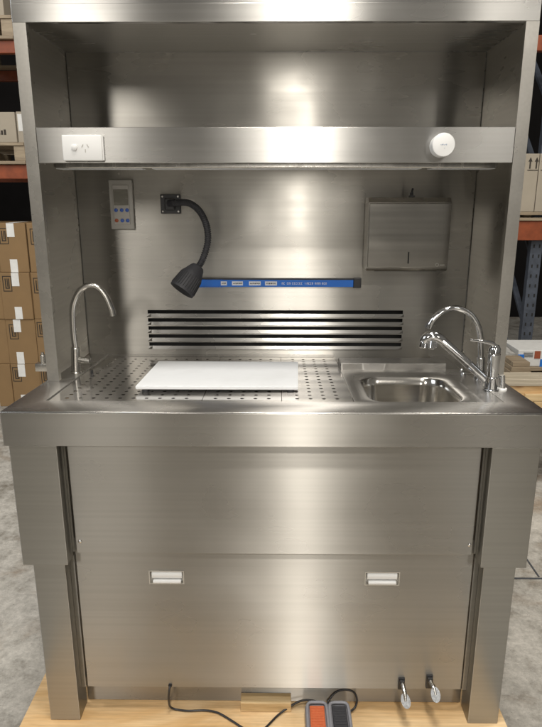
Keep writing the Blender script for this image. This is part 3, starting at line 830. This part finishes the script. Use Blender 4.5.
# right side
RR = thing('pallet_rack', 'pallet rack with blue upright and orange beam at right behind the workstation', 'pallet rack', (2.6, 3.4, -.14))
for y in (2.98, 3.62):
    obj('upright', box(1.945, 2.035, y, y + .06, -.1395, 3.6, .004), 'blue_steel', RR)
for z in (.0, .55, 1.1, 1.65, 2.2):
    b = BM(); t = BM(); bx(t, -.02, .02, -.012, .012, 0, .78)
    merge(b, t, Matrix.Translation((1.99, 3.05, z)) @ Matrix.Rotation(math.radians(-48), 4, 'X'))
    obj('brace', b, 'blue_steel', RR)
for k in range(16):
    z = .02 + k * .076
    for xa in (1.963, 2.006): obj('punched_slot', box(xa, xa + .011, 2.978, 2.9796, z, z + .025), 'void_shade', RR)
obj('beam', box(1.55, 4.2, 2.915, 2.975, 1.220, 1.362, .004), 'orange_steel', RR)
obj('beam', box(1.55, 4.2, 3.69, 3.74, 1.220, 1.362, .004), 'orange_steel', RR)
obj('beam', box(1.55, 4.2, 2.915, 2.975, 2.52, 2.62, .004), 'orange_steel', RR)
obj('tie_bar', box(1.60, 1.70, 2.98, 3.05, 1.7, 2.515, .003), 'blue_steel', RR)
pallet(1.60, 2.80, 2.90, 3.7, 1.3645, 'old_wood', 'timber pallet carrying two arrow marked cartons at right', h=.062)
for (x0, x1, ax_, lab) in ((1.62, 1.9180, 1.878, 'pale carton with up arrows, nearer the workstation edge on the right rack'), (1.9230, 2.26, 1.975, 'pale carton with up arrows at the right edge of the photo')):
    t = carton(x0, x1, 2.93, 3.4, 1.428, 1.840, 'pale_carton', lab, 'pale arrow cartons on the right rack')
    b = BM()
    for dx in (-.024, .022):
        X = ax_ + dx
        prism(b, [(X - .005, 1.735), (X + .005, 1.735), (X + .005, 1.785), (X + .014, 1.785), (X, 1.815), (X - .014, 1.785), (X - .005, 1.785)], 2.9275, 2.9295)
    bx(b, ax_ - .040, ax_ + .040, 2.9275, 2.9295, 1.722, 1.727)
    obj('arrow_mark', b, 'ink', t)
# lower right: white box, wrapped bale, timber stack, crate
t = carton(1.665, 2.15, 2.30, 2.62, .405, .520, 'white_card', 'flat white carton with blue tape on its corners at right')
obj('blue_corner', box(1.662, 1.705, 2.2965, 2.2995, .430, .490), 'blue_tape', t)
obj('blue_corner', box(1.818, 1.875, 2.2965, 2.2995, .404, .456), 'blue_tape', t)
obj('brown_print', box(1.775, 1.815, 2.2968, 2.2992, .462, .515), 'brown_ink', t)
b = BM()
for k in range(4): bx(b, 1.700, 1.765, 2.2972, 2.2994, .500 - k * .009, .503 - k * .009)
obj('printed_lines', b, 'ink', t)
t = thing('pallet', 'low wooden pallet under the flat white carton at right', 'pallet', (1.95, 2.6, .30))
for x in (1.66, 1.90, 2.14): obj('stringer', box(x, x + .09, 2.30, 2.95, -.1395, .376, .003), 'old_wood', t)
obj('deck_board', box(1.60, 2.30, 2.28, 2.95, .3765, .403, .003), 'old_wood', t)
def lumpy(x0, x1, y0, y1, z0, z1, amp, sub=4):
    t = BM(); bmesh.ops.create_cube(t, size=1); bmesh.ops.subdivide_edges(t, edges=t.edges[:], cuts=sub, use_grid_fill=True)
    for v in t.verts:
        r = Vector((random.uniform(-1, 1), random.uniform(-1, 1), random.uniform(-1, 1))) * amp
        k = 1 - .10 * (abs(v.co.x) + abs(v.co.y) + abs(v.co.z) - .5)
        v.co = Vector(((x0 + x1) / 2 + v.co.x * k * (x1 - x0), (y0 + y1) / 2 + v.co.y * k * (y1 - y0), (z0 + z1) / 2 + v.co.z * k * (z1 - z0))) + r
    return t
tag(obj('wrapped_bale', lumpy(1.30, 1.63, 2.22, 2.7, -.135, .545, .012), 'wrap', smooth=60, origin=(1.46, 2.45, -.14)), 'crumpled plastic wrapped bale right of the workstation', 'bale')
t = thing('timber_stack', 'stack of brown boards between the wrapped bale and white carton', 'timber stack', (1.62, 2.1, -.14))
for k in range(4):
    obj('board', box(1.50 + .008 * k, 1.645 - .004 * k, 2.0 + .006 * k, 2.2, .39 + .030 * k, .419 + .030 * k, .002), 'old_wood', t)
for x in (1.52, 1.58): obj('bearer', box(x, x + .045, 2.02, 2.18, -.1395, .3895, .002), 'old_wood', t)
t = thing('timber_crate', 'pale plywood crate with grey slatted top right of the workstation', 'crate', (1.6, 1.7, -.14))
obj('side_board', box(1.18, 2.05, 1.585, 1.603, .150, .485, .002), 'plywood', t)
obj('side_board', box(1.18, 2.05, 1.782, 1.800, .150, .485, .002), 'plywood', t)
obj('end_board', box(1.18, 1.198, 1.604, 1.781, .150, .485, .002), 'plywood', t)
obj('end_board', box(2.032, 2.05, 1.604, 1.781, .150, .485, .002), 'plywood', t)
for k in range(3):
    y = 1.572 + k * .078
    obj('top_slat', box(1.15, 2.08, y, y + .070, .486, .506, .003), 'pale_wood', t)
obj('cleat', box(1.435, 2.05, 1.566, 1.5845, .395, .44, .003), 'pine', t)
obj('cleat', box(1.49, 1.56, 1.566, 1.5845, .152, .394, .003), 'pine', t)
for x in (1.20, 1.40): obj('bearer', box(x, x + .09, 1.62, 1.77, -.1395, .1495, .003), 'old_wood', t)

# ------------------------------------------------------------------ light
W = bpy.data.worlds.new('World'); S.world = W; W.use_nodes = True
nt = W.node_tree; bg = nt.nodes['Background']
tc = N(nt, 'ShaderNodeTexCoord'); nz = N(nt, 'ShaderNodeTexNoise'); nz.inputs['Scale'].default_value = 2.2; nz.inputs['Detail'].default_value = 2
nt.links.new(tc.outputs['Generated'], nz.inputs['Vector'])
rp = N(nt, 'ShaderNodeValToRGB'); e = rp.color_ramp.elements
e[0].position = .35; e[0].color = (.50, .47, .42, 1); e[1].position = .65; e[1].color = (1.0, .95, .86, 1)
nt.links.new(nz.outputs['Fac'], rp.inputs['Fac']); nt.links.new(rp.outputs[0], bg.inputs['Color'])
bg.inputs['Strength'].default_value = .14

def lamp(loc, target, sx, sy, power, col):
    l = bpy.data.lights.new('bay_and_fill_light', 'AREA'); l.shape = 'RECTANGLE'; l.size = sx; l.size_y = sy; l.energy = power; l.color = col
    o = bpy.data.objects.new('bay_and_fill_light', l); COL.objects.link(o); o.location = loc
    o.rotation_euler = (Vector(target) - Vector(loc)).to_track_quat('-Z', 'Y').to_euler()
    return o
WARM = (1.0, .95, .87)
lamp((.30, -3.0, 5.6), (.2, 0, 1.2), .34, .34, 75, WARM)
lamp((.34, -6.0, 5.6), (.2, 0, 1.2), .34, .34, 80, WARM)
lamp((.62, -18.0, 3.2), (.2, 0, 1.2), .75, 5.0, 220, WARM)  # added tall strip like a door gap, drives the vertical streak
lamp((.10, -.9, 5.4), (.1, -.6, 0), .9, .9, 105, WARM)
lamp((-3.6, -10.5, 5.2), (0, 0, 1.2), 1.3, 2.2, 105, WARM)
lamp((4.2, -10.5, 5.2), (0, 0, 1.2), 1.3, 2.2, 60, WARM)
lamp((-5.5, -2.0, 4.6), (-1, 1, .5), 2.2, 2.2, 80, (.86, .92, 1.0))  # stands for bluish daylight from an unseen door opening at left
lamp((-2.0, .7, 5.4), (-1.6, 1.2, .0), .8, .8, 42, WARM)  # added fill light for the floor and cartons at left
lamp((2.2, .4, 5.4), (1.6, 1.4, .0), .8, .8, 55, WARM)  # added fill light for the floor and racks at right

# ------------------------------------------------------------------ camera
cd = bpy.data.cameras.new('camera'); cam = bpy.data.objects.new('camera', cd); COL.objects.link(cam)
cam.location = (.00873, -1.81381, 1.53243)
cam.rotation_euler = (math.pi / 2 - .263936, 0, .01054)
cd.sensor_fit = 'VERTICAL'; cd.sensor_height = 36; cd.lens = 36 * 614.875 / 727; cd.clip_start = .05; cd.clip_end = 200
S.camera = cam
S.view_settings.view_transform = 'Standard'; S.view_settings.look = 'None'; S.view_settings.exposure = .25; S.view_settings.gamma = 1
S.render.engine = 'CYCLES'; S.cycles.max_bounces = 10; S.cycles.glossy_bounces = 5
S.cycles.sample_clamp_indirect = 1.6; S.cycles.blur_glossy = 2.0; S.cycles.use_denoising = True
